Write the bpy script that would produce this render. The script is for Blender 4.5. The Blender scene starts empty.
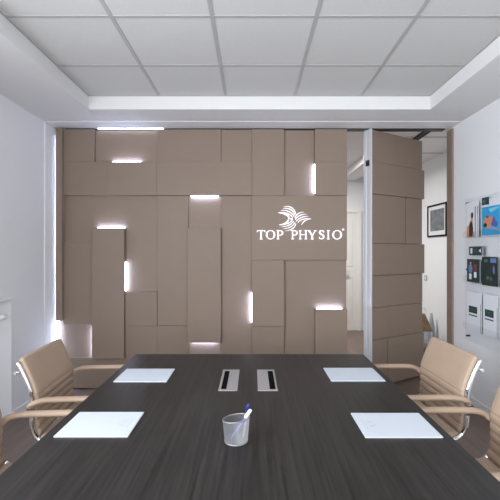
import bpy, bmesh, math, random
from mathutils import Vector, Matrix
random.seed(4)
PI = math.pi
scene = bpy.context.scene
COL = scene.collection

# ------------------------------------------------------------------ camera
EYE = 1.43                      # lens height above the floor
F = 383.0                       # focal length in pixels of a 500 px frame
cam_d = bpy.data.cameras.new('camera'); cam = bpy.data.objects.new('camera', cam_d)
COL.objects.link(cam); scene.camera = cam
cam.location = (0, 0, EYE); cam.rotation_euler = (PI/2, 0, 0)
cam_d.sensor_width = 36; cam_d.lens = F/500*36
cam_d.shift_x = -2.5/500; cam_d.shift_y = 1.0/500
cam_d.clip_start = 0.02

def lin(c):
    return tuple(((v/255)/12.92 if v/255 <= 0.04045 else ((v/255+0.055)/1.055)**2.4) for v in c)

# ------------------------------------------------------------------ world, lights, exposure
w = bpy.data.worlds.new('world'); scene.world = w; w.use_nodes = True
w.node_tree.nodes['Background'].inputs[0].default_value = (0.75, 0.85, 1.0, 1)
w.node_tree.nodes['Background'].inputs[1].default_value = 0.6
scene.view_settings.view_transform = 'Standard'
scene.view_settings.look = 'None'
scene.view_settings.exposure = 1.02
scene.view_settings.gamma = 1.0
scene.view_settings.use_curve_mapping = False

def area(name, loc, rot, sx, sy, power, col):
    d = bpy.data.lights.new(name, 'AREA'); d.shape = 'RECTANGLE'; d.size = sx; d.size_y = sy
    d.energy = power; d.color = col
    o = bpy.data.objects.new(name, d); COL.objects.link(o); o.location = loc; o.rotation_euler = rot
    return o
# daylight through the window of the left wall, an added fill light behind the camera, and the lit corridor
area('window_daylight', (-2.09, -0.1, 1.66), (0, -PI/2, 0), 1.2, 2.1, 72, (0.90, 0.94, 1.0))
area('rear_fill_light', (0.1, -1.44, 1.6), (PI/2, 0, 0), 3.0, 1.5, 32, (1.0, 0.975, 0.95))
area('corridor_lamp_light', (0.6, 5.5, 2.78), (0, 0, 0), 1.2, 0.6, 36, (1.0, 0.975, 0.95))

# ------------------------------------------------------------------ materials
def mat(name, rgb, rough=0.5, metal=0.0, spec=0.5, noise=0.0, nscale=30.0, bump=0.0, bscale=200.0, coat=0.0):
    m = bpy.data.materials.new(name); m.use_nodes = True
    nt = m.node_tree; b = nt.nodes['Principled BSDF']
    c = lin(rgb)
    b.inputs['Base Color'].default_value = (*c, 1)
    b.inputs['Roughness'].default_value = rough; b.inputs['Metallic'].default_value = metal
    b.inputs['Specular IOR Level'].default_value = spec
    b.inputs['Coat Weight'].default_value = coat
    tc = nt.nodes.new('ShaderNodeTexCoord')
    if noise:
        n = nt.nodes.new('ShaderNodeTexNoise'); n.inputs['Scale'].default_value = nscale; n.inputs['Detail'].default_value = 4
        nt.links.new(tc.outputs['Object'], n.inputs['Vector'])
        r = nt.nodes.new('ShaderNodeValToRGB')
        r.color_ramp.elements[0].position = 0.3; r.color_ramp.elements[1].position = 0.7
        r.color_ramp.elements[0].color = (*[v*(1-noise) for v in c], 1)
        r.color_ramp.elements[1].color = (*[min(1, v*(1+noise)) for v in c], 1)
        nt.links.new(n.outputs['Fac'], r.inputs['Fac']); nt.links.new(r.outputs['Color'], b.inputs['Base Color'])
    if bump:
        n2 = nt.nodes.new('ShaderNodeTexNoise'); n2.inputs['Scale'].default_value = bscale; n2.inputs['Detail'].default_value = 3
        nt.links.new(tc.outputs['Object'], n2.inputs['Vector'])
        bp = nt.nodes.new('ShaderNodeBump'); bp.inputs['Strength'].default_value = bump; bp.inputs['Distance'].default_value = 0.002
        nt.links.new(n2.outputs['Fac'], bp.inputs['Height']); nt.links.new(bp.outputs['Normal'], b.inputs['Normal'])
    return m

def emit(name, rgb, strength):
    m = bpy.data.materials.new(name); m.use_nodes = True; nt = m.node_tree
    b = nt.nodes['Principled BSDF']
    b.inputs['Base Color'].default_value = (*lin(rgb), 1)
    b.inputs['Emission Color'].default_value = (*lin(rgb), 1); b.inputs['Emission Strength'].default_value = strength
    return m

def grain(name, dark, light, rough, scale, spec=0.5):
    m = bpy.data.materials.new(name); m.use_nodes = True; nt = m.node_tree; b = nt.nodes['Principled BSDF']
    tc = nt.nodes.new('ShaderNodeTexCoord'); mp = nt.nodes.new('ShaderNodeMapping')
    mp.inputs['Scale'].default_value = scale
    nt.links.new(tc.outputs['Object'], mp.inputs['Vector'])
    n = nt.nodes.new('ShaderNodeTexNoise'); n.inputs['Scale'].default_value = 1; n.inputs['Detail'].default_value = 6; n.inputs['Roughness'].default_value = 0.65
    nt.links.new(mp.outputs['Vector'], n.inputs['Vector'])
    r = nt.nodes.new('ShaderNodeValToRGB')
    r.color_ramp.elements[0].position = 0.32; r.color_ramp.elements[1].position = 0.68
    r.color_ramp.elements[0].color = (*lin(dark), 1); r.color_ramp.elements[1].color = (*lin(light), 1)
    nt.links.new(n.outputs['Fac'], r.inputs['Fac']); nt.links.new(r.outputs['Color'], b.inputs['Base Color'])
    b.inputs['Roughness'].default_value = rough; b.inputs['Specular IOR Level'].default_value = spec
    bp = nt.nodes.new('ShaderNodeBump'); bp.inputs['Strength'].default_value = 0.15; bp.inputs['Distance'].default_value = 0.001
    nt.links.new(n.outputs['Fac'], bp.inputs['Height']); nt.links.new(bp.outputs['Normal'], b.inputs['Normal'])
    return m

def acrylic(name, tint, gloss):
    m = bpy.data.materials.new(name); m.use_nodes = True; nt = m.node_tree
    nt.nodes.remove(nt.nodes['Principled BSDF']); out = nt.nodes['Material Output']
    t = nt.nodes.new('ShaderNodeBsdfTransparent'); t.inputs[0].default_value = (*tint, 1)
    g = nt.nodes.new('ShaderNodeBsdfGlossy'); g.inputs['Roughness'].default_value = 0.08
    mx = nt.nodes.new('ShaderNodeMixShader'); mx.inputs[0].default_value = gloss
    nt.links.new(t.outputs[0], mx.inputs[1]); nt.links.new(g.outputs[0], mx.inputs[2]); nt.links.new(mx.outputs[0], out.inputs[0])
    return m

M = dict(
    wall=mat('wall_paint', (232, 234, 237), 0.75, spec=0.25, bump=0.05, bscale=120),
    soffit=mat('soffit_paint', (228, 228, 228), 0.8, spec=0.2, bump=0.04, bscale=120),
    tile=mat('mineral_tile', (211, 211, 210), 0.9, spec=0.15, noise=0.015, nscale=60, bump=0.08, bscale=350),
    tbar=mat('grid_bar', (178, 178, 178), 0.5),
    trim=mat('white_trim', (236, 236, 238), 0.5),
    floor=grain('floor_boards', (100, 86, 77), (121, 103, 93), 0.45, (14, 1.2, 1)),
    panel=mat('taupe_leatherette', (138, 122, 109), 0.55, spec=0.35, noise=0.02, nscale=6, bump=0.06, bscale=500),
    backing=mat('backing_board', (120, 104, 92), 0.6),
    led=emit('led_light', (206, 216, 255), 14.5),
    led_soft=emit('led_light_cove', (210, 224, 255), 11.0),
    sign=emit('sign_acrylic', (246, 244, 252), 0.38),
    alu=mat('brushed_aluminium', (224, 227, 232), 0.35, 0.35),
    plate=mat('satin_aluminium', (186, 186, 188), 0.4, 0.6),
    chrome=mat('chrome', (225, 225, 228), 0.08, 1.0),
    black=mat('black_plastic', (5, 5, 5), 0.8, spec=0.08),
    track=mat('dark_track', (60, 58, 58), 0.5, 0.5),
    table=grain('dark_wenge', (19, 18, 17), (51, 48, 46), 0.38, (85, 2.2, 10), 0.36),
    leather=mat('beige_leather', (172, 150, 130), 0.5, spec=0.4, noise=0.02, nscale=12, bump=0.12, bscale=450),
    paper=mat('white_paper', (196, 203, 212), 0.7, spec=0.3),
    print_grey=mat('pale_grey_print', (176, 180, 186), 0.7),
    mesh=mat('silver_mesh', (150, 151, 154), 0.4, 0.6),
    blue=mat('blue_plastic', (22, 36, 122), 0.3),
    pale_blue=mat('pale_blue_ink', (120, 130, 205), 0.35),
    white_pl=mat('white_plastic', (236, 236, 238), 0.35),
    acrylic=acrylic('clear_acrylic', (0.985, 0.99, 0.995), 0.03),
    pgreen=mat('print_dark_green', (36, 66, 66), 0.4),
    pgreen2=mat('print_deep_green', (30, 52, 50), 0.4),
    pmid=mat('print_mid_green', (74, 112, 98), 0.4),
    pcyan=mat('print_pool_blue', (52, 160, 215), 0.4),
    pcyan2=mat('print_light_blue', (130, 205, 235), 0.4),
    pskin=mat('print_skin', (205, 140, 112), 0.5),
    phair=mat('print_dark_brown', (58, 44, 40), 0.5),
    pred=mat('print_red', (128, 62, 60), 0.5),
    pviolet=mat('print_violet', (92, 92, 168), 0.5),
    pgrey=mat('print_grey', (150, 156, 166), 0.5),
    pwhite=mat('print_white', (226, 230, 236), 0.5),
    pblue=mat('print_sport_blue', (104, 132, 182), 0.5),
    brass=mat('brass', (150, 120, 80), 0.35, 0.9),
    wood=grain('lantern_wood', (104, 80, 58), (140, 110, 80), 0.55, (6, 60, 60)),
    lantern_glass=acrylic('lantern_glass', (0.9, 0.93, 0.95), 0.12),
    wax=mat('candle_wax', (236, 230, 214), 0.6),
    picture=mat('picture_print', (112, 116, 120), 0.6, noise=0.35, nscale=14),
    grey_blue=mat('grey_blue', (158, 166, 178), 0.3),
    cream=mat('door_paint', (234, 233, 230), 0.5),
)

# ------------------------------------------------------------------ helpers
def px(x, z): return (x-252.5)*z/F                  # distances read off the photograph
def ph(y, z): return EYE + (251-y)*z/F

def box(bm, x0, x1, y0, y1, z0, z1, bev=0.0, seg=2):
    vs = [bm.verts.new((x, y, z)) for x in (x0, x1) for y in (y0, y1) for z in (z0, z1)]
    fs = []
    for idx in ((0,1,3,2), (4,6,7,5), (0,4,5,1), (2,3,7,6), (0,2,6,4), (1,5,7,3)):
        fs.append(bm.faces.new([vs[i] for i in idx]))
    if bev:
        es = list({e for f in fs for e in f.edges})
        bmesh.ops.bevel(bm, geom=es, offset=bev, segments=seg, profile=0.5, affect='EDGES')
    return bm

def tube(bm, pts, r, n=12, flat=1.0, up=(0, 0, 1), caps=True):
    """sweep an ellipse (r, r*flat along 'up'-ish) along pts"""
    pts = [Vector(p) for p in pts]; rings = []
    for i, p in enumerate(pts):
        t = (pts[min(i+1, len(pts)-1)] - pts[max(i-1, 0)]).normalized()
        s = t.cross(Vector(up))
        if s.length < 1e-4: s = t.cross(Vector((1, 0, 0)))
        s.normalize(); u = s.cross(t).normalized()
        rr = r[i] if isinstance(r, (list, tuple)) else r
        rings.append([bm.verts.new(p + s*rr*math.cos(a) + u*rr*flat*math.sin(a)) for a in [2*PI*k/n for k in range(n)]])
    for a, b in zip(rings, rings[1:]):
        for k in range(n):
            f = bm.faces.new((a[k], a[(k+1) % n], b[(k+1) % n], b[k])); f.smooth = True
    if caps:
        bm.faces.new(rings[0][::-1]); bm.faces.new(rings[-1])
    return bm

def lathe(bm, prof, n=32, cx=0, cy=0, closed=False):
    rings = [[bm.verts.new((cx+r*math.cos(2*PI*k/n), cy+r*math.sin(2*PI*k/n), z)) for k in range(n)] for r, z in prof]
    prs = list(zip(rings, rings[1:]))
    if closed: prs.append((rings[-1], rings[0]))
    for a, b in prs:
        for k in range(n):
            f = bm.faces.new((a[k], a[(k+1) % n], b[(k+1) % n], b[k])); f.smooth = True
    if not closed:
        bm.faces.new(rings[0][::-1]); bm.faces.new(rings[-1])
    return bm

def smooth_path(pts, sub=8):
    pts = [Vector(p) for p in pts]; out = []
    P = [pts[0]] + pts + [pts[-1]]
    for i in range(1, len(P)-2):
        a, b, c, d = P[i-1:i+3]
        for k in range(sub):
            t = k/sub
            out.append(0.5*((2*b) + (c-a)*t + (2*a-5*b+4*c-d)*t*t + (3*b-a-3*c+d)*t**3))
    out.append(pts[-1]); return out

def prism(bm, poly, axis, a0, a1):
    """extrude a polygon. axis 'y': poly=(x,z); axis 'x': poly=(y,z); axis 'z': poly=(x,y)"""
    def v(p, a):
        return {'y': (p[0], a, p[1]), 'x': (a, p[0], p[1]), 'z': (p[0], p[1], a)}[axis]
    A = [bm.verts.new(v(p, a0)) for p in poly]; B = [bm.verts.new(v(p, a1)) for p in poly]
    bm.faces.new(A[::-1]); bm.faces.new(B)
    for k in range(len(poly)):
        bm.faces.new((A[k], A[(k+1) % len(A)], B[(k+1) % len(A)], B[k]))
    return bm

def obj(name, bm, m, parent=None, loc=None, rotz=0.0):
    bmesh.ops.recalc_face_normals(bm, faces=bm.faces[:])
    me = bpy.data.meshes.new(name); bm.to_mesh(me); bm.free()
    me.materials.append(M[m] if isinstance(m, str) else m)
    o = bpy.data.objects.new(name, me); COL.objects.link(o)
    if parent: o.parent = parent
    if loc is not None: o.location = loc
    o.rotation_euler.z = rotz
    return o

def NB(): return bmesh.new()
def bx(*a, **k): return box(bmesh.new(), *a, **k)

def tag(o, label, cat, group=None):
    o['label'] = label; o['category'] = cat
    if group: o['group'] = group
    return o
def thing(name, label, cat, loc=(0, 0, 0), rotz=0.0, group=None):
    o = bpy.data.objects.new(name, None); o.empty_display_size = 0.1; COL.objects.link(o)
    o.location = loc; o.rotation_euler.z = rotz
    return tag(o, label, cat, group)
def struct(name, bm, m, parent=None):
    o = obj(name, bm, m, parent)
    if not parent: o['kind'] = 'structure'
    return o
def dup(root, loc, rotz, label):
    r = root.copy(); COL.objects.link(r); r.location = loc; r.rotation_euler.z = rotz; r['label'] = label
    for ch in list(root.children):
        c = ch.copy(); COL.objects.link(c); c.parent = r
        for g in ch.children:
            d = g.copy(); COL.objects.link(d); d.parent = c
    return r

# ------------------------------------------------------------------ the room
XL, XR, YB, YP = -2.04, 2.05, -1.4, 3.93      # left / right wall, wall behind the camera, partition line
HS, HT = EYE+1.27, EYE+1.39                  # soffit and tile heights
YE = 6.93                                     # far wall of the corridor
struct('floor', bx(-2.3, 2.82, YB-0.1, YE+0.1, -0.06, 0.0), 'floor')

# left wall with a window opening (outside the frame) and a shallow radiator recess under its sill
bm = NB()
NY1, SILL = 3.24, 1.04
box(bm, XL-0.16, XL, NY1, 4.06, 0, HT+0.06)
box(bm, XL-0.16, XL, YB-0.1, -1.2, 0, HT+0.06)
box(bm, XL-0.16, XL, -1.2, NY1, 2.28, HT+0.06)
box(bm, XL-0.16, XL, 1.0, NY1, SILL, 2.28)
box(bm, XL-0.16, XL-0.10, -1.2, NY1, 0, SILL)
struct('wall_left', bm, 'wall')
bm = bx(XL-0.17, XL+0.012, -1.2, NY1-0.01, SILL-0.022, SILL, bev=0.003)
struct('trim_1', bm, 'trim')
def window(name, axis, c, a0, a1, z0, z1):
    bm = NB(); t = 0.05
    def b(u0, u1, w0, w1, d0=-0.03, d1=0.03):
        if axis == 'x': box(bm, c+d0, c+d1, u0, u1, w0, w1)
        else: box(bm, u0, u1, c+d0, c+d1, w0, w1)
    mid = (a0+a1)/2
    b(a0, a1, z0, z0+t); b(a0, a1, z1-t, z1); b(a0, a0+t, z0+t, z1-t); b(a1-t, a1, z0+t, z1-t); b(mid-t/2, mid+t/2, z0+t, z1-t)
    o = struct(name, bm, 'trim')
    g = NB()
    if axis == 'x': box(g, c-0.004, c+0.004, a0+t, a1-t, z0+t, z1-t)
    else: box(g, a0+t, a1-t, c-0.004, c+0.004, z0+t, z1-t)
    obj('pane', g, 'lantern_glass', o)
window('window_1', 'x', XL-0.12, -1.2, 1.0, SILL, 2.28)
window('added_rear_window', 'y', YB-0.07, -1.5, 1.7, 0.8, 2.4)  # unseen window added in the rear wall to go with the fill light
struct('wall_right', bx(XR, XR+0.12, YB-0.1, 3.99, 0, HT+0.06), 'wall')
bm = NB()
box(bm, XL-0.16, -1.5, YB-0.1, YB, 0, HT+0.06); box(bm, 1.7, XR+0.1, YB-0.1, YB, 0, HT+0.06)
box(bm, -1.5, 1.7, YB-0.1, YB, 0, 0.8); box(bm, -1.5, 1.7, YB-0.1, YB, 2.4, HT+0.06)
struct('wall_rear', bm, 'wall')

# ceiling: plaster soffit round a recessed field of square tiles
RX0, RX1, RY1 = -1.47, 1.595, 3.435
bm = NB()
box(bm, XL, RX0, YB, 4.06, HS, HT+0.06); box(bm, RX1, XR+0.1, YB, 4.06, HS, HT+0.06)
box(bm, RX0, RX1, RY1, 4.06, HS, HT+0.06)
struct('ceiling', bm, 'soffit')
bm = NB()
xs = [RX0, -1.443, -0.838, -0.240, 0.378, 0.972, 1.575, RX1]
xs = [RX0, -0.838, -0.240, 0.378, 0.972, RX1]
ys = [RY1, 2.87, 2.27, 1.67, 1.07, 0.47, -0.13, -0.73, YB]
for i in range(len(xs)-1):
    for j in range(len(ys)-1):
        x0, x1, y1, y0 = xs[i]+0.011, xs[i+1]-0.011, ys[j]-0.011, ys[j+1]+0.011
        box(bm, x0, x1, y0, y1, HT, HT+0.02)
tf = struct('ceiling_tiles', bm, 'tile')
bm = NB()
for x in xs[1:-1]: box(bm, x-0.012, x+0.012, YB, RY1-0.02, HT-0.003, HT+0.03)
for y in ys[1:-1]:
    for xa, xb in zip(xs, xs[1:]): box(bm, xa+0.012, xb-0.012, y-0.012, y+0.012, HT-0.003, HT+0.03)
box(bm, RX0, RX0+0.012, YB, RY1-0.02, HT-0.003, HT+0.03); box(bm, RX1-0.012, RX1, YB, RY1-0.02, HT-0.003, HT+0.03)
box(bm, RX0, RX1, RY1-0.02, RY1, HT-0.003, HT+0.03)
struct('trim_2', bm, 'tbar')

# white lining around the partition opening and the dark sliding track
bm = NB()
box(bm, XL, XL+0.010, 3.75, 3.985, 0, HS-0.010, bev=0.002)
box(bm, XL, XR, 3.75, 3.955, HS-0.004, HS)
struct('trim_3', bm, 'trim')
bm = NB()
box(bm, -1.93, 1.995, 3.965, 4.035, HS-0.012, HS)
struct('trim_4', bm, 'track')
# narrow taupe jambs either side
bm = NB(); box(bm, 2.028, XR, 3.90, 4.0, 0, HS-0.02, bev=0.002)
struct('trim_5', bm, 'panel')
bm = NB(); box(bm, -2.0, -1.940, 3.975, 4.05, 0, HS-0.02); box(bm, -2.004, -1.942, 3.90, 3.975, 0.72, HS-0.02, bev=0.003)
struct('trim_6', bm, 'panel')
# cove strips: behind the left jamb and above the first panel
def cove(name, label, bmx):
    o = obj(name, bmx, 'led_soft'); return tag(o, label, 'light strip')
cove('light_strip', 'vertical white light strip in the gap between left wall and taupe partition', box(bx(-2.0075, -2.0045, 3.965, 3.97, 0.70, 2.62), -2.0075, -2.0045, 3.945, 3.985, 0.05, 0.70))
cove('light_strip', 'horizontal white light strip shining above the left partition panel at the ceiling', bx(-1.60, -0.92, 3.956, 3.959, HS-0.0075, HS-0.001))

# corridor behind
bm = NB(); box(bm, -2.3, 2.82, YE, YE+0.1, 0, HT+0.06); struct('wall_back', bm, 'wall')
struct('wall_corridor', bx(2.70, 2.82, 4.0, YE, 0, HT+0.06), 'wall')
struct('wall_corridor_left', bx(-2.3, -2.16, 4.06, YE, 0, HT+0.06), 'wall')
bm = NB(); box(bm, 2.085, 2.70, 3.99, 4.06, 0, HT); struct('wall_corridor_front', bm, 'wall')
bm = NB(); box(bm, -2.3, 2.82, 4.06, YE, HT, HT+0.06); box(bm, 1.6, 1.86, 4.7, YE, HS, HT)
struct('ceiling_corridor', bm, 'soffit')
bm = NB()
for y in (4.67, 5.43): box(bm, 1.86, 2.70, y-0.02, y+0.02, HT-0.006, HT)
struct('trim_7', bm, 'tbar')
bm = NB(); box(bm, 1.975, 1.99, 4.06, 4.95, HT-0.035, HT); box(bm, 2.015, 2.03, 4.06, 4.95, HT-0.035, HT)
struct('trim_8', bm, 'track')
bm = NB(); box(bm, 2.688, 2.70, 4.06, YE, 0, 0.09); struct('baseboard_corridor', bm, 'trim')
bm = NB(); box(bm, -2.16, 1.02, YE-0.012, YE, 0, 0.09); box(bm, 1.96, 2.688, YE-0.012, YE, 0, 0.09); struct('baseboard_back', bm, 'trim')
bm = NB(); box(bm, XR-0.012, XR, YB, 3.88, 0, 0.07); struct('baseboard_right', bm, 'trim')
bm = NB(); box(bm, XL, XL+0.012, NY1+0.01, 3.74, 0, 0.07); struct('baseboard_left', bm, 'trim')
# corridor door
bm = NB()
box(bm, 1.06, 1.90, YE-0.02, YE-0.001, 0.0, 2.12)
box(bm, 1.16, 1.80, YE-0.028, YE-0.02, 1.15, 2.0, bev=0.004); box(bm, 1.16, 1.80, YE-0.028, YE-0.02, 0.15, 1.0, bev=0.004)
d1 = struct('door_1', bm, 'cream')
bm = NB()
box(bm, 1.02, 1.06, YE-0.04, YE, 0, 2.17); box(bm, 1.90, 1.96, YE-0.04, YE, 0, 2.17); box(bm, 1.06, 1.90, YE-0.04, YE, 2.12, 2.17)
obj('door_frame', bm, 'cream', d1)
bm = NB(); tube(bm, [(1.72, YE-0.02, 1.0), (1.72, YE-0.07, 1.0), (1.60, YE-0.07, 1.0)], 0.011); box(bm, 1.70, 1.74, YE-0.03, YE-0.02, 0.92, 1.08)
obj('door_handle', bm, 'alu', d1)

# ------------------------------------------------------------------ the folding partition
ZP = 3.94
YBK = 4.0
LV = 0.034
def front(l): return YBK - 0.026 - LV*l
def make_panel(label, x0, x1, blocks, leds, group, polys=()):
    X0, X1 = px(x0, ZP), px(x1, ZP)
    t = thing('partition_panel', label, 'partition panel', ((X0+X1)/2, YBK, 0), 0, group)
    off = Vector((-(X0+X1)/2, -YBK, 0))
    def put(name, bm, m):
        bmesh.ops.translate(bm, verts=bm.verts[:], vec=off); return obj(name, bm, m, t)
    put('backing_board', bx(X0+0.003, X1-0.003, YBK, YBK+0.055, 0.012, HS-0.014), 'backing')
    g = 0.0003
    for a, b, c, d, l in blocks:
        zt = min(ph(c, ZP), HS-0.016); zb = max(ph(d, ZP), 0.012)
        put('cladding_block', bx(px(a, ZP)+g, px(b, ZP)-g, front(l), YBK, zb+g, zt-g, bev=0.0035, seg=3), 'panel')
    for poly, l in polys:
        pp = [(px(a, ZP), max(0.012, ph(b, ZP))) for a, b in poly]
        put('cladding_block', prism(NB(), pp, 'y', front(l), YBK), 'panel')
    for a, b, c, d, l in leds:      # a small bar lying on the lower block against the edge of the higher one
        put('led_strip', bx(px(a, ZP), px(b, ZP), front(l)-0.028, front(l)-0.0005, ph(d, ZP), ph(c, ZP)), 'led')
    return t
GP = 'closed taupe partition panels'
make_panel('closed taupe block-clad partition panel next to the left wall, four lit recesses', 62, 157, [
    (62, 94, 127, 162, 1.0), (94, 157, 127, 162, 0.0), (62, 108, 162, 195.5, 1.0), (108, 157, 162, 195.5, 1.3),
    (62, 93, 243, 325, 0.6),
    (62, 93, 325, 358, 0.0), (62, 125, 358, 391, 0.4), (93, 125, 228, 358, 1.9), (125, 157, 292, 326, 1.0), (125, 157, 326, 391, 0.8)],
    [(112, 141, 161.6, 161.9, 0.0), (97, 124, 227.6, 227.9, 0.0), (125.1, 125.4, 262, 291, 0.0), (92.6, 92.9, 328, 357, 0.0)], GP,
    [([(62.05, 195.55), (156.95, 195.55), (156.95, 291.9), (125.05, 291.9), (125.05, 228), (93, 228), (93, 242.95), (62.05, 242.95)], 0.0)])
make_panel('closed taupe block-clad partition panel in the middle, a tall raised block at its centre', 157, 252, [
    (157, 221, 127, 162, 0.8), (221, 252, 127, 162, 0.5), (157, 252, 162, 195.5, 1.3), (157, 188, 195.5, 326, 0.6),
    (188, 221, 195.5, 228, 0.0), (188, 221, 228, 342, 1.9), (221, 252, 195.5, 391, 0.5), (157, 188, 326, 391, 0.9),
    (188, 221, 342, 391, 0.0)],
    [(191, 218, 195.6, 195.9, 0.0), (191, 217, 342.1, 342.4, 0.0)], GP)
p3 = make_panel('closed taupe block-clad partition panel that carries the white lettering', 252, 347, [
    (252, 284, 127, 195.5, 1.0), (284, 315, 127, 195.5, 0.0), (315, 347, 127, 162, 1.1), (315, 347, 162, 195.5, 1.4),
    (252, 347, 195.5, 260, 1.0), (252, 284, 260, 326, 1.6), (252, 284, 326, 391, 1.0), (315, 347, 309, 391, 1.6)],
    [(314.6, 314.9, 164, 193, 0.0), (317, 342, 308.6, 308.9, 0.2), (251.55, 251.85, 293, 322, 0.5)], GP,
    [([(284.05, 260.1), (346.95, 260.1), (346.95, 308.95), (314.95, 308.95), (314.95, 391), (284.05, 391)], 0.2)])

# the open leaf, swung back on its pivot
t = thing('partition_panel', 'open taupe partition leaf swung back beside the corridor gap, silver edge profile', 'partition panel',
          (1.216, 3.93, 0), math.atan2(0.43, 0.724))
obj('backing_board', bx(0.03, 0.835, 0.045, 0.10, 0.02, 2.67), 'backing', t)
T = [2.685, 2.35, 2.02, 1.507, 1.175, 0.84, 0.505, 0.02]
rows = [(0, 0.43, 0, 1, 1.0), (0.43, 0.843, 0, 1, 0.8), (0, 0.868, 1, 2, 1.5), (0, 0.548, 2, 3, 1.0), (0.558, 0.843, 2, 3, 0.7),
        (0, 0.868, 3, 4, 1.6), (0, 0.848, 4, 5, 0.8), (0, 0.848, 5, 6, 0.7), (0, 0.252, 6, 7, 1.2), (0.260, 0.862, 6, 7, 1.5)]
for a, b, i, j, l in rows:
    obj('cladding_block', bx(max(a, 0.022)+0.001, b-0.001, 0.022-0.016*l, 0.045, T[j]+0.0014, T[i]-0.0014, bev=0.004), 'panel', t)
bm = NB()
box(bm, 0.0, 0.02, 0.0, 0.034, 0.02, 2.69, bev=0.003); box(bm, 0.006, 0.02, 0.034, 0.066, 0.02, 2.69); box(bm, 0.0, 0.02, 0.066, 0.10, 0.02, 2.69, bev=0.003)
obj('edge_profile', bm, 'alu', t)
bm = NB(); box(bm, -0.004, 0.004, 0.02, 0.07, 2.31, 2.37, bev=0.002)
obj('latch_plate', bm, 'track', t)
bm = NB(); tube(bm, [(0.10, 0.07, 2.665), (0.10, 0.07, 2.70)], 0.012); tube(bm, [(0.74, 0.07, 2.665), (0.74, 0.07, 2.70)], 0.012)
obj('pivot_pin', bm, 'track', t)

# ------------------------------------------------------------------ sign: emblem and lettering
SY = front(1.0)
sg = thing('wall_sign', 'white lit emblem above the words TOP PHYSIO on the taupe partition', 'sign', (px(300, ZP), SY, ph(241, ZP)))
S_OFF = (px(300, ZP), SY, ph(241, ZP))
def sloc(bm, name):
    bmesh.ops.translate(bm, verts=bm.verts[:], vec=Vector((-S_OFF[0], -S_OFF[1], -S_OFF[2])))
    return obj(name, bm, 'sign', sg)
SD0, SD1 = SY-0.012, SY-0.0003
U = 45.0                                  # letters drawn on a grid 45 high
HL = 0.0905
def letter(ch, x0, x1):
    bm = NB(); W = None
    polys = []
    th, tn, sf = 4.8, 2.6, 2.2
    def rect(a, b, c, d): polys.append([(a, c), (b, c), (b, d), (a, d)])
    def stroke(p, q, wd):
        (a, b), (c, d) = p, q; L = math.hypot(c-a, d-b); nx, ny = -(d-b)/L*wd/2, (c-a)/L*wd/2
        polys.append([(a+nx, b+ny), (a-nx, b-ny), (c-nx, d-ny), (c+nx, d+ny)])
    def stem(x, serif=4.5):
        rect(x-th/2, x+th/2, 0, U); rect(x-th/2-serif, x+th/2+serif, 0, sf); rect(x-th/2-serif, x+th/2+serif, U-sf, U)
    def arc(cx, cy, rx, ry, a0, a1, ti, to, n=20):
        for k in range(n):
            u, v = a0+(a1-a0)*k/n, a0+(a1-a0)*(k+1)/n
            def pt(a, s):
                thk = ti+(to-ti)*abs(math.cos(a)); return (cx+(rx-(0 if s else thk))*math.cos(a), cy+(ry-(0 if s else ti))*math.sin(a))
            polys.append([pt(u, 1), pt(v, 1), pt(v, 0), pt(u, 0)])
    if ch == 'T':
        W = 40; rect(16.5, 23.5, 0, U); rect(12, 28, 0, sf); rect(0, 40, U-3, U); polys.append([(0, U-10), (2.5, U-10), (4, U-4), (0, U-4)]); polys.append([(40, U-10), (37.5, U-10), (36, U-4), (40, U-4)])
    elif ch == 'O':
        W = 46; arc(23, 22.5, 23, 23.5, 0, 2*PI, 3.4, 7.5, 36)
    elif ch == 'P':
        W = 33; stem(8); rect(8, 18, U-3.4, U); rect(8, 18, 19, 22.4); arc(18, (U+19)/2, 14.5, (U-19)/2, -PI/2, PI/2, 3.4, 7)
    elif ch == 'H':
        W = 44; stem(8); stem(36); rect(8, 36, 21.5, 25)
    elif ch == 'Y':
        W = 44; rect(18.5, 25.5, 0, 21); rect(14, 30, 0, sf); stroke((6, U-1), (22, 19), 7); stroke((38, U-1), (22.5, 19), 3.8)
        rect(0, 14, U-sf, U); rect(32, 44, U-sf, U)
    elif ch == 'S':
        W = 27; pts = [(23.5, 37), (21, 41.5), (14, 43.5), (6.5, 41.5), (4, 35), (6.5, 29), (13, 24.5), (20, 20), (23.2, 14), (22, 6.5), (15, 2), (7, 2.5), (3, 8.5)]
        sp = smooth_path([(a, b, 0) for a, b in pts], 4); n = len(sp)
        for k in range(n-1):
            def wd(i): return 3.4+3.8*max(0, math.sin(PI*i/(n-1)))**2
            a, b = sp[k], sp[k+1]; tdir = (sp[min(k+1, n-1)]-sp[max(k-1, 0)]).normalized(); t2 = (sp[min(k+2, n-1)]-sp[k]).normalized()
            n1 = Vector((-tdir.y, tdir.x, 0))*wd(k)/2; n2 = Vector((-t2.y, t2.x, 0))*wd(k+1)/2
            polys.append([(a+n1)[:2], (a-n1)[:2], (b-n2)[:2], (b+n2)[:2]])
        rect(22.4, 24.6, 34, 43); rect(2.0, 4.2, 2.5, 12)
    elif ch == 'I':
        W = 16; stem(8)
    X0, X1, Z0 = px(x0, ZP), px(x1, ZP), ph(239.2, ZP)
    for p in polys:
        prism(bm, [(X0+a/W*(X1-X0), Z0+b/U*HL) for a, b in p], 'y', SD0, SD1)
    sloc(bm, 'letter')
for ch, a, b in (('T', 257, 265.2), ('O', 265.9, 275.2), ('P', 276.2, 283.4), ('P', 290.8, 297.8), ('H', 298.6, 307.4),
                 ('Y', 307.6, 316.6), ('S', 318.6, 324.4), ('I', 326.4, 330.0), ('O', 332.2, 341.8)):
    letter(ch, a, b)
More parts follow.
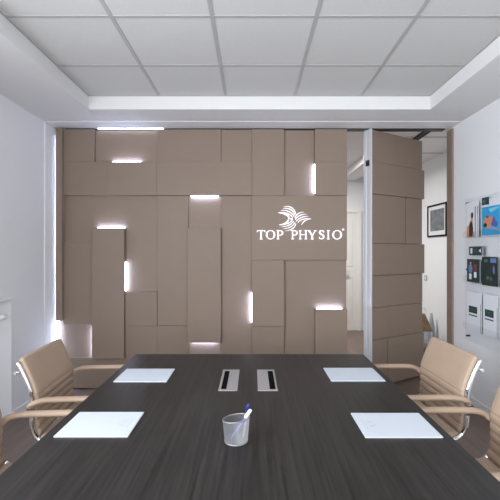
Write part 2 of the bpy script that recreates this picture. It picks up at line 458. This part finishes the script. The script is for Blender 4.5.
# registered mark: small ring with an R stroke
bm = NB()
cx, cz, r = px(343.1, ZP), ph(229.6, ZP), 0.0092
for k in range(20):
    u, v = 2*PI*k/20, 2*PI*(k+1)/20
    prism(bm, [(cx+r*math.cos(a)*s, cz+r*math.sin(a)*s) for a, s in ((u, 1), (v, 1), (v, 0.78), (u, 0.78))], 'y', SD0, SD1)
def rr(a, b, c, d): prism(bm, [(cx+a*r, cz+c*r), (cx+b*r, cz+c*r), (cx+b*r, cz+d*r), (cx+a*r, cz+d*r)], 'y', SD0, SD1)
rr(-0.4, -0.2, -0.5, 0.5); rr(-0.2, 0.3, 0.32, 0.5); rr(-0.2, 0.3, -0.05, 0.12); rr(0.15, 0.35, 0.05, 0.4)
prism(bm, [(cx-0.05*r, cz), (cx+0.15*r, cz), (cx+0.45*r, cz-0.5*r), (cx+0.22*r, cz-0.5*r)], 'y', SD0, SD1)
sloc(bm, 'registered_mark')
# emblem: three fans of curved feathers
def feather(bm, pts, wmax, tip0=0.15, tip1=0.6):
    P = [Vector((px(260+x/8.33, ZP), 0, ph(200+y/8.33, ZP))) for x, y in pts]
    a, b, c = P; n = 14; L = []
    for k in range(n+1):
        t_ = k/n; p = a*(1-t_)**2+b*2*t_*(1-t_)+c*t_*t_; d = (b-a)*(1-t_)+(c-b)*t_; d.normalize()
        wd = wmax*(tip0+(1-tip0)*min(1, t_/0.55)) if t_ < 0.55 else wmax*(1-(1-tip1)*(t_-0.55)/0.45)
        nn = Vector((-d.z, 0, d.x))*wd/2; L.append((p+nn, p-nn))
    for (a0, b0), (a1, b1) in zip(L, L[1:]):
        prism(bm, [(a0.x, a0.z), (b0.x, b0.z), (b1.x, b1.z), (a1.x, a1.z)], 'y', SD0, SD1)
fans = [
    [((198, 56), (275, 40), (298, 118)), ((190, 71), (262, 58), (291, 127)), ((172, 88), (248, 78), (283, 138)), ((152, 107), (232, 96), (272, 146))],
    [((150, 107), (250, 118), (240, 158)), ((158, 207), (225, 205), (240, 156))],
    [((160, 208), (240, 205), (270, 166)), ((176, 223), (252, 220), (280, 176)), ((190, 240), (268, 236), (290, 186)), ((205, 258), (288, 252), (298, 196))],
    [((366, 102), (310, 100), (290, 150)), ((388, 118), (322, 118), (293, 164)), ((404, 136), (335, 136), (300, 178)), ((425, 157), (345, 148), (314, 190)), ((425, 158), (360, 166), (347, 206))],
]
for i, fan in enumerate(fans):
    bm = NB()
    for p in fan: feather(bm, p, 0.0150 if i == 1 else 0.0086)
    sloc(bm, 'emblem_feathers')
bm = NB(); 
for cx_, cy_ in ((263, 156), (263, 162)):
    feather(bm, ((cx_-10, cy_), (cx_, cy_-4), (cx_+8, cy_+2)), 0.008, 0.5, 0.5)
sloc(bm, 'emblem_centre')

# ------------------------------------------------------------------ table
HTB = 0.73; D = EYE-HTB
TX0, TX1, TY0, TY1 = -0.791, 0.751, 0.30, D*F/103
tb = thing('conference_table', 'large dark wood conference table in the middle of the room', 'table', (0, 1.45, 0))
def tl(bm): bmesh.ops.translate(bm, verts=bm.verts[:], vec=Vector((0, -1.45, 0))); return bm
obj('tabletop', tl(bx(TX0, TX1, TY0, TY1, HTB-0.03, HTB, bev=0.002)), 'table', tb)
for y in (0.62, 2.18):
    obj('leg', tl(bx(-0.36, 0.33, y-0.03, y+0.03, 0, HTB-0.03, bev=0.002)), 'table', tb)
obj('stretcher', tl(bx(-0.04, 0.01, 0.65, 2.15, 0.42, 0.66, bev=0.002)), 'table', tb)
def hatch(x0, x1, y0, y1, s0, s1):
    bm = NB()
    box(bm, x0, x1, y0, y1, HTB-0.002, HTB+0.002, bev=0.0012, seg=1)
    h = obj('cable_hatch', tl(bm), 'plate', tb)
    obj('cable_slot', tl(bx(s0, s1, y0+0.02, y1-0.03, HTB+0.0015, HTB+0.0027)), 'black', h)
k = D/0.64
hatch(-0.1575*k, -0.0695*k, 1.751*k, 2.063*k, -0.146*k, -0.121*k)
hatch(0.0245*k, 0.1165*k, 1.751*k, 2.063*k, 0.080*k, 0.107*k)

# ------------------------------------------------------------------ note pads
def pad(x0, x1, y0, y1, side, label, rot):
    cx, cy = (x0+x1)/2, (y0+y1)/2; a, b = (x1-x0)/2, (y1-y0)/2
    t = thing('notepad', label, 'notepad', (cx, cy, HTB), rot, 'white notepads on the table')
    bm = bx(-a, a, -b, b, 0.0002, 0.005, bev=0.0006, seg=1); obj('sheets', bm, 'paper', t)
    bm = NB()                              # small pale emblem and line of print along the edge towards the table's centre
    s = side
    for q in range(4):
        for sgn in (-1, 1):
            pts = []
            for k_ in range(9):
                u = k_/8; pts.append(((a-0.075+0.028*u+0.004*q)*s, sgn*(0.004+0.006*q*0.6+0.012*math.sin(PI*u*0.6)), 0))
            for p0, p1 in zip(pts, pts[1:]):
                prism(bm, [(p0[0], p0[1]-0.0006), (p1[0], p1[1]-0.0006), (p1[0], p1[1]+0.0006), (p0[0], p0[1]+0.0006)], 'z', 0.0050, 0.0052)
    x_ = s*(a-0.032)
    for q in range(9):
        y_ = -0.036+0.009*q - (0.002 if q < 3 else -0.002)
        box(bm, min(x_, x_+0.008*s), max(x_, x_+0.008*s), y_-0.0012, y_+0.0012, 0.0050, 0.0052)
    obj('printed_emblem', bm, 'print_grey', t)
pad(-0.683*k, -0.428*k, 1.314*k, 1.513*k, 1, 'white notepad near the camera, left of the wire pen cup', 0.0)
pad(-0.679*k, -0.419*k, 1.867*k, 2.068*k, 1, 'white notepad at the far left of the table, left of the metal cable hatches', 0.0)
pad(0.386*k, 0.652*k, 1.309*k, 1.504*k, -1, 'white notepad near the camera, right of the wire pen cup', 0.0)
pad(0.386*k, 0.652*k, 1.878*k, 2.084*k, -1, 'white notepad at the far right of the table, right of the metal cable hatches', 0.0)

# ------------------------------------------------------------------ pen cup and pens
CX, CY = -0.055*k, 1.292*k
cup = thing('pen_cup', 'silver wire-mesh pen cup standing on the dark table', 'pen cup', (CX, CY, HTB))
rb, rt, hc = 0.0420, 0.0490, 0.083
bm = NB(); nseg, nrow = 66, 24
rings = [[bm.verts.new(((rb+(rt-rb)*j/nrow)*math.cos(2*PI*(i+0.5*j)/nseg), (rb+(rt-rb)*j/nrow)*math.sin(2*PI*(i+0.5*j)/nseg), 0.004+(hc-0.006)*j/nrow*(1+0.07*math.cos(2*PI*(i+0.5*j)/nseg)-0.06*math.sin(2*PI*(i+0.5*j)/nseg)))) for i in range(nseg)] for j in range(nrow+1)]
for a, b in zip(rings, rings[1:]):
    for i in range(nseg): bm.faces.new((a[i], a[(i+1) % nseg], b[(i+1) % nseg], b[i]))
mo = obj('mesh_wall', bm, 'mesh', cup)
md = mo.modifiers.new('wire', 'WIREFRAME'); md.thickness = 0.0015; md.use_even_offset = False
bm = NB(); lathe(bm, [(0.001, 0.0005), (rb+0.0015, 0.0005), (rb+0.0022, 0.003), (rb+0.0005, 0.006), (rb-0.001, 0.004), (0.001, 0.003)], 48)
obj('base', bm, 'mesh', cup)
bm = NB(); lathe(bm, [(rt+0.0024*math.cos(a), hc+0.0024*math.sin(a)) for a in [2*PI*q/10 for q in range(10)]], 48, closed=True)
for v in bm.verts: v.co.z += hc*(0.07*v.co.x-0.06*v.co.y)/rt
obj('rim', bm, 'mesh', cup)
def pen(label, foot, top, body, cap, r=0.0046):
    f_, t_ = Vector(foot), Vector(top); d = (t_-f_); L = d.length; d.normalize()
    o = thing('ballpoint_pen', label, 'pen', foot)
    o.rotation_mode = 'QUATERNION'; o.rotation_quaternion = d.to_track_quat('Z', 'Y')
    bm = NB(); lathe(bm, [(0.0008, 0.0), (0.0012, 0.004), (r*0.8, 0.016), (r, 0.024), (r, L*0.72)], 14); obj('barrel', bm, body, o)
    bm = NB(); lathe(bm, [(r*1.12, L*0.72), (r*1.12, L*0.97), (r*0.9, L)], 14); obj('cap', bm, cap, o)
    bm = bx(-0.0014, 0.0014, r*1.1, r*1.1+0.0022, L*0.74, L*0.98); obj('clip', bm, cap, o)
    return o
pen('upright pen with a blue cap in the wire-mesh cup', (CX+0.024, CY-0.004, HTB+0.008), (CX+0.046, CY+0.010, HTB+0.132), 'white_pl', 'blue')
pen('white pen leaning to the right in the wire-mesh cup', (CX-0.022, CY-0.022, HTB+0.011), (CX+0.055, CY+0.004, HTB+0.113), 'pale_blue', 'white_pl', 0.0052)

# ------------------------------------------------------------------ office chairs
prof = smooth_path([(0.245, 0.415), (0.225, 0.448), (0.15, 0.458), (0.0, 0.448), (-0.14, 0.440), (-0.195, 0.446), (-0.228, 0.480),
                    (-0.240, 0.54), (-0.240, 0.61), (-0.244, 0.68), (-0.275, 0.77), (-0.320, 0.868)] and
                   [(0.245, 0, 0.415), (0.225, 0, 0.448), (0.15, 0, 0.458), (0.0, 0, 0.448), (-0.14, 0, 0.440), (-0.195, 0, 0.446), (-0.228, 0, 0.480),
                    (-0.240, 0, 0.54), (-0.240, 0, 0.61), (-0.244, 0, 0.68), (-0.275, 0, 0.77), (-0.320, 0, 0.868)], 14)
acc = [0.0]
for a, b in zip(prof, prof[1:]): acc.append(acc[-1]+(b-a).length)
def at(s):
    s = max(0, min(acc[-1]-1e-6, s))
    for i in range(len(acc)-1):
        if acc[i+1] >= s:
            u = (s-acc[i])/(acc[i+1]-acc[i]); p = prof[i].lerp(prof[i+1], u)
            t = (prof[min(i+2, len(prof)-1)]-prof[max(i-1, 0)]).normalized(); return p, t
LT = acc[-1]
s_turn = min(range(len(prof)), key=lambda i: abs(prof[i].x+0.212)+abs(prof[i].z-0.46)); s_turn = acc[s_turn]
def cushion(s0, s1, ribs, rib_len, half=0.238, th=0.024, round_end=True, rib_from_start=True):
    """padded sling between two lengths of the side profile; ribs sewn across"""
    bm = NB(); n = 110; cols = [-1, -0.985, -0.95, -0.8, -0.4, 0, 0.4, 0.8, 0.95, 0.985, 1]
    F_, B_ = [], []
    for i in range(n+1):
        s = s0+(s1-s0)*i/n; p, t = at(s); nrm = Vector((-t.z, 0, t.x))     # towards the sitter
        if nrm.dot(Vector((1, 0, 1))) < 0: nrm = -nrm
        end = min(s-s0, s1-s); e = min(1.0, end/0.016)
        ed = math.sqrt(max(0.0, 1-(1-e)**2))
        rc = 0.020; hw = half
        if s1-s < rc and round_end: hw = half-rc+math.sqrt(max(0, rc*rc-(rc-(s1-s))**2))
        rl = (s-s0)
        if ribs and rl < rib_len*ribs: off = 0.010*(abs(math.sin(PI*rl/rib_len))**0.45) - 0.004
        else: off = 0.006
        fr, bk = [], []
        for c in cols:
            q = 1-abs(c); k_ = min(1.0, q/0.05); k_ = math.sqrt(max(0, 1-(1-k_)**2)) if q < 0.05 else 1
            h = (th/2)*k_*max(ed, 0.05)
            fr.append(bm.verts.new(p+Vector((0, c*hw, 0))+nrm*(h+off*k_*ed)))
            bk.append(bm.verts.new(p+Vector((0, c*hw, 0))-nrm*h))
        F_.append(fr); B_.append(bk)
    m = len(cols)
    for i in range(n):
        for j in range(m-1):
            f = bm.faces.new((F_[i][j], F_[i][j+1], F_[i+1][j+1], F_[i+1][j])); f.smooth = True
            f = bm.faces.new((B_[i][j], B_[i+1][j], B_[i+1][j+1], B_[i][j+1])); f.smooth = True
        f = bm.faces.new((F_[i][0], F_[i+1][0], B_[i+1][0], B_[i][0])); f.smooth = True
        f = bm.faces.new((F_[i][-1], B_[i][-1], B_[i+1][-1], F_[i+1][-1])); f.smooth = True
    for r, q in ((F_[0], B_[0]), (F_[-1], B_[-1])):
        for j in range(m-1): bm.faces.new((r[j], q[j], q[j+1], r[j+1]))
    return bm
def rail_pts(y, s0, s1, off, n=60):
    out = []
    for i in range(n+1):
        p, t = at(s0+(s1-s0)*i/n); nrm = Vector((-t.z, 0, t.x))
        if nrm.dot(Vector((1, 0, 1))) < 0: nrm = -nrm
        out.append(p+Vector((0, y, 0))-nrm*off)
    return out
def make_chair(label, loc, rotz):
    t = thing('office_chair', label, 'chair', loc, rotz, 'beige office chairs round the table')
    obj('seat', cushion(0.0, s_turn-0.002, 9, 0.047, round_end=False), 'leather', t)
    obj('backrest', cushion(s_turn+0.002, LT, 5, 0.044), 'leather', t)
    for s in (-1, 1):
        bm = NB(); tube(bm, rail_pts(s*0.246, 0.01, LT-0.012, 0.010), 0.0115, 12, 1.15); obj('side_rail', bm, 'chrome', t)
    bm = NB()
    p, _ = at(LT-0.075); p = p+Vector((-0.030, 0, 0))
    tube(bm, [p+Vector((0, -0.235, 0)), p+Vector((0, 0.235, 0))], 0.010)
    for s in (-1, 1):
        tube(bm, [p+Vector((0.03, s*0.246, 0.004)), p+Vector((-0.012, s*0.246, -0.002))], 0.008)
        tube(bm, [p+Vector((-0.012, s*0.238, -0.002)), p+Vector((-0.012, s*0.256, -0.002))], 0.009)
    obj('back_crossbar', bm, 'chrome', t)
    for s in (-1, 1):
        y = s*0.274
        path = smooth_path([(-0.250, y-s*0.016, 0.628), (-0.228, y, 0.646), (-0.185, y, 0.660), (-0.12, y, 0.664), (0.05, y, 0.664), (0.2, y, 0.662),
                            (0.262, y, 0.646), (0.288, y, 0.60), (0.284, y, 0.545)], 6)
        bm = NB(); tube(bm, path, 0.0215, 14, 0.66); a = obj('armrest', bm, 'leather', t)
        bm = NB(); tube(bm, smooth_path([(0.284, y, 0.55), (0.272, y, 0.50), (0.235, y-s*0.006, 0.462), (0.17, y-s*0.022, 0.446)], 5), 0.010)
        obj('arm_bracket', bm, 'chrome', a)
        bm = tube(NB(), [(-0.262, y-s*0.028, 0.615), (-0.246, y-s*0.004, 0.632)], 0.0135); obj('arm_clip', bm, 'chrome', a)
    bm = NB(); box(bm, -0.13, 0.13, -0.236, -0.20, 0.410, 0.425); box(bm, -0.13, 0.13, 0.20, 0.236, 0.410, 0.425)
    box(bm, -0.11, 0.11, -0.235, 0.235, 0.398, 0.412, bev=0.004); obj('seat_bracket', bm, 'chrome', t)
    bm = NB(); lathe(bm, [(0.032, 0.075), (0.032, 0.16), (0.022, 0.17), (0.022, 0.37), (0.05, 0.38), (0.05, 0.399)], 20); obj('column', bm, 'chrome', t)
    for q in range(5):
        a = 2*PI*q/5+0.3; c, s = math.cos(a), math.sin(a)
        bm = NB(); tube(bm, [(0.02*c, 0.02*s, 0.098), (0.15*c, 0.15*s, 0.088), (0.285*c, 0.285*s, 0.070)], [0.022, 0.017, 0.012], 12, 0.8); obj('base_leg', bm, 'chrome', t)
        bm = NB(); ca = Vector((0.285*c, 0.285*s, 0.028)); side = Vector((-s, c, 0))
        tube(bm, [ca-side*0.024, ca-side*0.004], 0.027, 18); tube(bm, [ca+side*0.004, ca+side*0.024], 0.027, 18)
        tube(bm, [ca+Vector((0, 0, 0.005)), ca+Vector((0, 0, 0.044))], 0.008)
        obj('castor', bm, 'black', t)
    return t
ch = make_chair('beige padded office chair at the far left end of the table', (-0.915, 2.255, 0), math.radians(4))
dup(ch, (0.88, 2.272, 0), PI+math.radians(2), 'beige padded office chair at the far right end of the table')
dup(ch, (-0.90, 1.535, 0), math.radians(4), 'beige padded office chair cut by the left edge of the photo, nearest the camera')
dup(ch, (0.89, 1.57, 0), PI, 'beige padded office chair cut off by the right edge of the photo, nearest the camera')

# ------------------------------------------------------------------ display board on the right wall
BX = 2.022
def wy(x, X=BX): return F*X/(x-252.5)
def wz(x, y, X=BX): return EYE+(251-y)*X/(x-252.5)
board = thing('display_board', 'clear acrylic leaflet display board fixed on the right wall', 'display board', (BX, 3.0, 0.5))
def bl(bm, c=(BX, 3.0, 0.5)): bmesh.ops.translate(bm, verts=bm.verts[:], vec=-Vector(c)); return bm
BY0, BY1, BZ0, BZ1 = 2.35, 3.645, 0.58, 1.915
BZ0, BZ1 = wz(465, 339), wz(465, 199.6)
obj('acrylic_sheet', bl(bx(BX, BX+0.005, BY0, BY1, BZ0, BZ1, bev=0.001, seg=1)), 'acrylic', board)
for y in (BY1-0.035, BY0+0.035):
    for z in (BZ1-0.04, (BZ0+BZ1)/2, BZ0+0.04):
        bm = NB(); tube(bm, [(BX-0.008, y, z), (XR-0.0005, y, z)], 0.0085, 14, up=(0, 0, 1)); obj('standoff_bolt', bl(bm), 'track', board)
ROW = [wz(466, 237.5), wz(466, 281), wz(466, 327)]
for z in ROW:
    bm = NB()
    box(bm, BX-0.024, BX, BY0+0.06, BY1-0.006, z-0.006, z-0.003); box(bm, BX-0.024, BX-0.021, BY0+0.06, BY1-0.006, z-0.003, z+0.055)
    obj('pocket_ledge', bl(bm), 'acrylic', board)

def leaflet(label, x0, x1, z0, z1, shapes, base='pwhite', group=None, name='leaflet', th=0.002, X=BX-0.010, cat='leaflet'):
    """upright leaflet against the board; x0,x1 photo columns, heights in metres; shapes in (u,v) 0..1, u from the far edge"""
    ya, yb = wy(x0, X), wy(x1, X)
    t = thing(name, label, cat, (X, (ya+yb)/2, z0), 0, group)
    c = Vector((X, (ya+yb)/2, z0))
    obj('sheet', bl(bx(X, X+th, yb, ya, z0, z1), c), base, t)
    lay = 0
    for nm, m, poly in shapes:
        lay += 1
        bm = prism(NB(), [(ya+(yb-ya)*u, z0+(z1-z0)*v) for u, v in poly], 'x', X-0.0004*lay, X-0.0004*lay+0.0004)
        obj(nm, bl(bm, c), m, t)
    return t
def R(u0, u1, v0, v1): return [(u0, v0), (u1, v0), (u1, v1), (u0, v1)]
def E(cu, cv, ru, rv, n=16, rot=0.0):
    return [(cu+ru*math.cos(2*PI*k/n)*math.cos(rot)-rv*math.sin(2*PI*k/n)*math.sin(rot), cv+ru*math.cos(2*PI*k/n)*math.sin(rot)+rv*math.sin(2*PI*k/n)*math.cos(rot)) for k in range(n)]
z0 = ROW[0]
leaflet('leaflet with a dark-haired figure on pale grey, top row of the wall board', 466.5, 478.5, z0, z0+0.32, [
    ('printed_panel', 'pgrey', R(0.70, 0.96, 0.0, 0.86)), ('printed_panel', 'pwhite', R(0.80, 0.90, 0.0, 0.9)),
    ('printed_arm', 'pskin', [(0.02, 0.0), (0.30, 0.0), (0.34, 0.2), (0.16, 0.36), (0.05, 0.30)]),
    ('printed_arm', 'pskin', [(0.50, 0.0), (0.68, 0.0), (0.66, 0.12), (0.52, 0.2)]),
    ('printed_body', 'phair', [(0.26, 0.02), (0.50, 0.0), (0.58, 0.22), (0.52, 0.42), (0.36, 0.48), (0.24, 0.34)]),
    ('printed_neck', 'pskin', R(0.42, 0.54, 0.42, 0.56)), ('printed_head', 'phair', E(0.50, 0.62, 0.10, 0.09))])
leaflet('blue swimming-pool leaflet, top row of the wall board', 481.5, 500.5, z0, z0+0.315, [
    ('printed_panel', 'pcyan', R(0.02, 0.98, 0.02, 0.80)), ('printed_wave', 'pcyan2', [(0.5, 0.62), (0.9, 0.72), (0.95, 0.76), (0.4, 0.74)]),
    ('printed_body', 'pskin', [(0.10, 0.30), (0.34, 0.18), (0.62, 0.34), (0.60, 0.52), (0.38, 0.54), (0.14, 0.46)]),
    ('printed_shorts', 'pviolet', [(0.52, 0.30), (0.80, 0.22), (0.88, 0.30), (0.66, 0.52)]),
    ('printed_leg', 'pgrey', [(0.3, 0.20), (0.98, 0.12), (0.98, 0.17), (0.4, 0.26)]),
    ('printed_hair', 'phair', E(0.22, 0.30, 0.10, 0.06)), ('printed_cap', 'pred', E(0.34, 0.52, 0.07, 0.03))])
leaflet('small dark green card standing above the blue swimming-pool leaflet', 481.8, 488.8, z0+0.262, z0+0.335, [
    ('printed_mark', 'pmid', R(0.15, 0.55, 0.3, 0.7)), ('printed_stripe', 'pwhite', R(0.05, 0.98, 0.0, 0.10))], base='pgreen', name='business_card', X=BX-0.014, cat='card')
z1 = ROW[1]
leaflet('leaflet with two ball players on dark green, middle row of the wall board', 467, 481, z1, z1+0.21, [
    ('printed_shirt', 'pblue', E(0.26, 0.58, 0.14, 0.2)), ('printed_legs', 'pwhite', R(0.16, 0.34, 0.12, 0.36)),
    ('printed_shirt', 'pred', E(0.60, 0.62, 0.13, 0.2)), ('printed_legs', 'pwhite', R(0.52, 0.70, 0.2, 0.44)),
    ('printed_head', 'pskin', E(0.28, 0.82, 0.06, 0.06)), ('printed_head', 'phair', E(0.62, 0.86, 0.06, 0.06)), ('printed_edge', 'pgrey', R(0.93, 1.0, 0, 1))], base='pgreen')
leaflet('deep green leaflet with small figures, right of the ball-player leaflet', 482, 497.5, z1-0.012, z1+0.235, [
    ('printed_mark', 'pmid', E(0.25, 0.86, 0.14, 0.05)), ('printed_block', 'pblue', R(0.55, 0.92, 0.80, 0.95)),
    ('printed_figure', 'phair', E(0.62, 0.58, 0.10, 0.16)), ('printed_figure', 'pblue', E(0.78, 0.55, 0.06, 0.14)),
    ('printed_ball', 'pmid', E(0.40, 0.27, 0.09, 0.07)), ('printed_ball', 'pmid', E(0.62, 0.25, 0.09, 0.07)), ('printed_figure', 'phair', E(0.70, 0.35, 0.05, 0.1))], base='pgreen2')
leaflet('green card with white marks above the ball-player leaflet', 469, 484, z1+0.245, z1+0.325, [
    ('printed_mark', 'pwhite', R(0.10, 0.24, 0.2, 0.8)), ('printed_line', 'pmid', R(0.34, 0.58, 0.55, 0.66)), ('printed_line', 'pmid', R(0.34, 0.58, 0.3, 0.4)),
    ('printed_mark', 'pwhite', [(0.66, 0.5), (0.82, 0.3), (0.80, 0.75)]), ('printed_edge', 'pgrey', R(0.88, 1.0, 0.0, 0.95))], base='pgreen', name='card', X=BX-0.008, cat='card')
z2 = ROW[2]
GB = 'white brochures in the bottom row of the wall board'
def bro(label, a, b, dz):
    leaflet(label, a, b, z2+dz, z2+dz+0.36, [
        ('printed_block', 'pgreen', R(0.14, 0.74, 0.46, 0.63)), ('printed_line', 'pmid', R(0.24, 0.64, 0.56, 0.58)), ('printed_line', 'pmid', R(0.24, 0.64, 0.51, 0.525)),
        ('printed_stripe', 'pgreen', R(0.14, 0.74, 0.385, 0.415)), ('printed_edge', 'pgrey', R(0.965, 1.0, 0.0, 0.72))], base='pwhite', group=GB, name='brochure', th=0.008, cat='brochure')
bro('white brochure with a dark green block, far left of the board\'s bottom row', 467, 481, -0.012)
bro('white brochure with a dark green block, second along the board\'s bottom row', 483, 497.6, -0.008)
bro('white brochure cut by the right edge of the photo, board\'s bottom row', 499.2, 515, -0.004)

# ------------------------------------------------------------------ radiator in the recess
rad = thing('radiator', 'white radiator in the recess under the left window sill, only its valve in view', 'radiator', (XL-0.05, 2.0, 0))
def rl(bm): bmesh.ops.translate(bm, verts=bm.verts[:], vec=-Vector((XL-0.05, 2.0, 0))); return bm
bm = NB()
for q in range(22):
    y = 1.10+q*0.078; box(bm, XL-0.085, XL-0.02, y, y+0.066, 0.14, 0.93, bev=0.012)
box(bm, XL-0.075, XL-0.03, 1.10, 1.10+22*0.078-0.012, 0.16, 0.20); box(bm, XL-0.075, XL-0.03, 1.10, 1.10+22*0.078-0.012, 0.87, 0.91)
obj('radiator_body', rl(bm), 'trim', rad)
bm = NB()
for y in (1.2, 2.6):
    box(bm, XL-0.075, XL-0.035, y, y+0.04, 0.0, 0.15)
obj('foot', rl(bm), 'trim', rad)
v = obj('valve', rl(tube(NB(), [(XL-0.05, 2.80, 0.892), (XL-0.05, 3.03, 0.892)], 0.013)), 'brass', rad)
bm = NB()
tube(bm, [(XL-0.04, 3.02, 0.892), (XL+0.0, 3.03, 0.895), (XL+0.022, 3.035, 0.895)], 0.013)
tube(bm, [(XL+0.005, 3.03, 0.895), (XL+0.02, 3.05, 0.896), (XL+0.032, 3.075, 0.897), (XL+0.036, 3.10, 0.898)], [0.016, 0.024, 0.025, 0.019], 18)
obj('valve_head', rl(bm), 'white_pl', rad)

# ------------------------------------------------------------------ things seen in the corridor
WX = 2.70
def cy_(x, X=WX): return F*X/(x-252.5)
ya, yb = cy_(428.5), cy_(447.5)
za, zb = EYE+(251-206.5)*WX/(428.5-252.5), EYE+(251-237.3)*WX/(428.5-252.5)
pf = thing('picture_frame', 'black-framed picture with a white mount on the corridor wall', 'picture', (WX, (ya+yb)/2, zb))
c = Vector((WX, (ya+yb)/2, zb))
bm = NB(); fw = 0.022
box(bm, WX-0.022, WX-0.001, yb, ya, zb, zb+fw); box(bm, WX-0.022, WX-0.001, yb, ya, za-fw, za)
box(bm, WX-0.022, WX-0.001, yb, yb+fw, zb+fw, za-fw); box(bm, WX-0.022, WX-0.001, ya-fw, ya, zb+fw, za-fw)
obj('frame', bl(bm, c), 'black', pf)
obj('mount', bl(bx(WX-0.010, WX-0.002, yb+fw, ya-fw, zb+fw, za-fw), c), 'pwhite', pf)
obj('print', bl(bx(WX-0.012, WX-0.010, yb+0.07, ya-0.085, zb+0.085, za-0.075), c), 'picture', pf)
ys_ = cy_(426); zs_ = EYE+(251-278)*WX/(426-252.5)
sw = thing('light_switch', 'small grey light switch on the corridor wall below the picture', 'light switch', (WX, ys_, zs_))
c = Vector((WX, ys_, zs_))
obj('plate', bl(bx(WX-0.008, WX-0.0005, ys_-0.045, ys_+0.045, zs_-0.04, zs_+0.04, bev=0.002), c), 'pgrey', sw)
obj('rocker', bl(bx(WX-0.011, WX-0.008, ys_-0.022, ys_+0.022, zs_-0.026, zs_+0.026, bev=0.001), c), 'pwhite', sw)

LX, LY = 2.405, 5.42
ln = thing('lantern', 'wood-roofed glass lantern standing on the corridor floor behind the open leaf', 'lantern', (LX, LY, 0))
a = 0.11
bm = NB(); box(bm, -a, a, -a, a, 0.03, 0.055, bev=0.003); obj('base', bm, 'wood', ln)
for sx in (-1, 1):
    for sy in (-1, 1):
        obj('foot', bx(sx*0.085-0.018, sx*0.085+0.018, sy*0.085-0.018, sy*0.085+0.018, 0, 0.03), 'black', ln)
        obj('post', bx(sx*0.085-0.009, sx*0.085+0.009, sy*0.085-0.009, sy*0.085+0.009, 0.055, 0.31), 'alu', ln)
for sx in (-1, 1):
    g = NB(); box(g, sx*0.085-0.002, sx*0.085+0.002, -0.086, 0.086, 0.055, 0.31); obj('pane', g, 'lantern_glass', ln)
    g = NB(); box(g, -0.086, 0.086, sx*0.085-0.002, sx*0.085+0.002, 0.055, 0.31); obj('pane', g, 'lantern_glass', ln)
bm = NB(); b0 = [bm.verts.new((x, y, 0.31)) for x, y in ((-0.10, -0.10), (0.10, -0.10), (0.10, 0.10), (-0.10, 0.10))]
b1 = [bm.verts.new((x, y, 0.325)) for x, y in ((-0.10, -0.10), (0.10, -0.10), (0.10, 0.10), (-0.10, 0.10))]
tp = [bm.verts.new((x, y, 0.54)) for x, y in ((-0.025, -0.025), (0.025, -0.025), (0.025, 0.025), (-0.025, 0.025))]
bm.faces.new(b0[::-1]); bm.faces.new(tp)
for A_, B_ in ((b0, b1), (b1, tp)):
    for q in range(4): bm.faces.new((A_[q], A_[(q+1) % 4], B_[(q+1) % 4], B_[q]))
obj('roof', bm, 'wood', ln)
bm = NB(); tube(bm, [(0.045*math.cos(u), 0, 0.583+0.045*math.sin(u)) for u in [2*PI*q/24 for q in range(25)]], 0.005, 8, up=(0, 1, 0)); obj('handle', bm, 'alu', ln)
bm = NB(); lathe(bm, [(0.035, 0.056), (0.035, 0.18), (0.03, 0.184)], 20); obj('candle', bm, 'wax', ln)

vs = thing('form', 'tall tapering grey-blue vase beside the lantern on the corridor floor', 'form', (2.615, 5.60, 0))
bm = NB(); lathe(bm, [(0.001, 0.0), (0.046, 0.0), (0.052, 0.02), (0.053, 0.20), (0.045, 0.32), (0.026, 0.43), (0.015, 0.52), (0.011, 0.52), (0.021, 0.43), (0.040, 0.32), (0.048, 0.20), (0.047, 0.03), (0.001, 0.02)], 28)
obj('body', bm, 'grey_blue', vs)  # plain grey-blue solid, wide below and tapering to the top
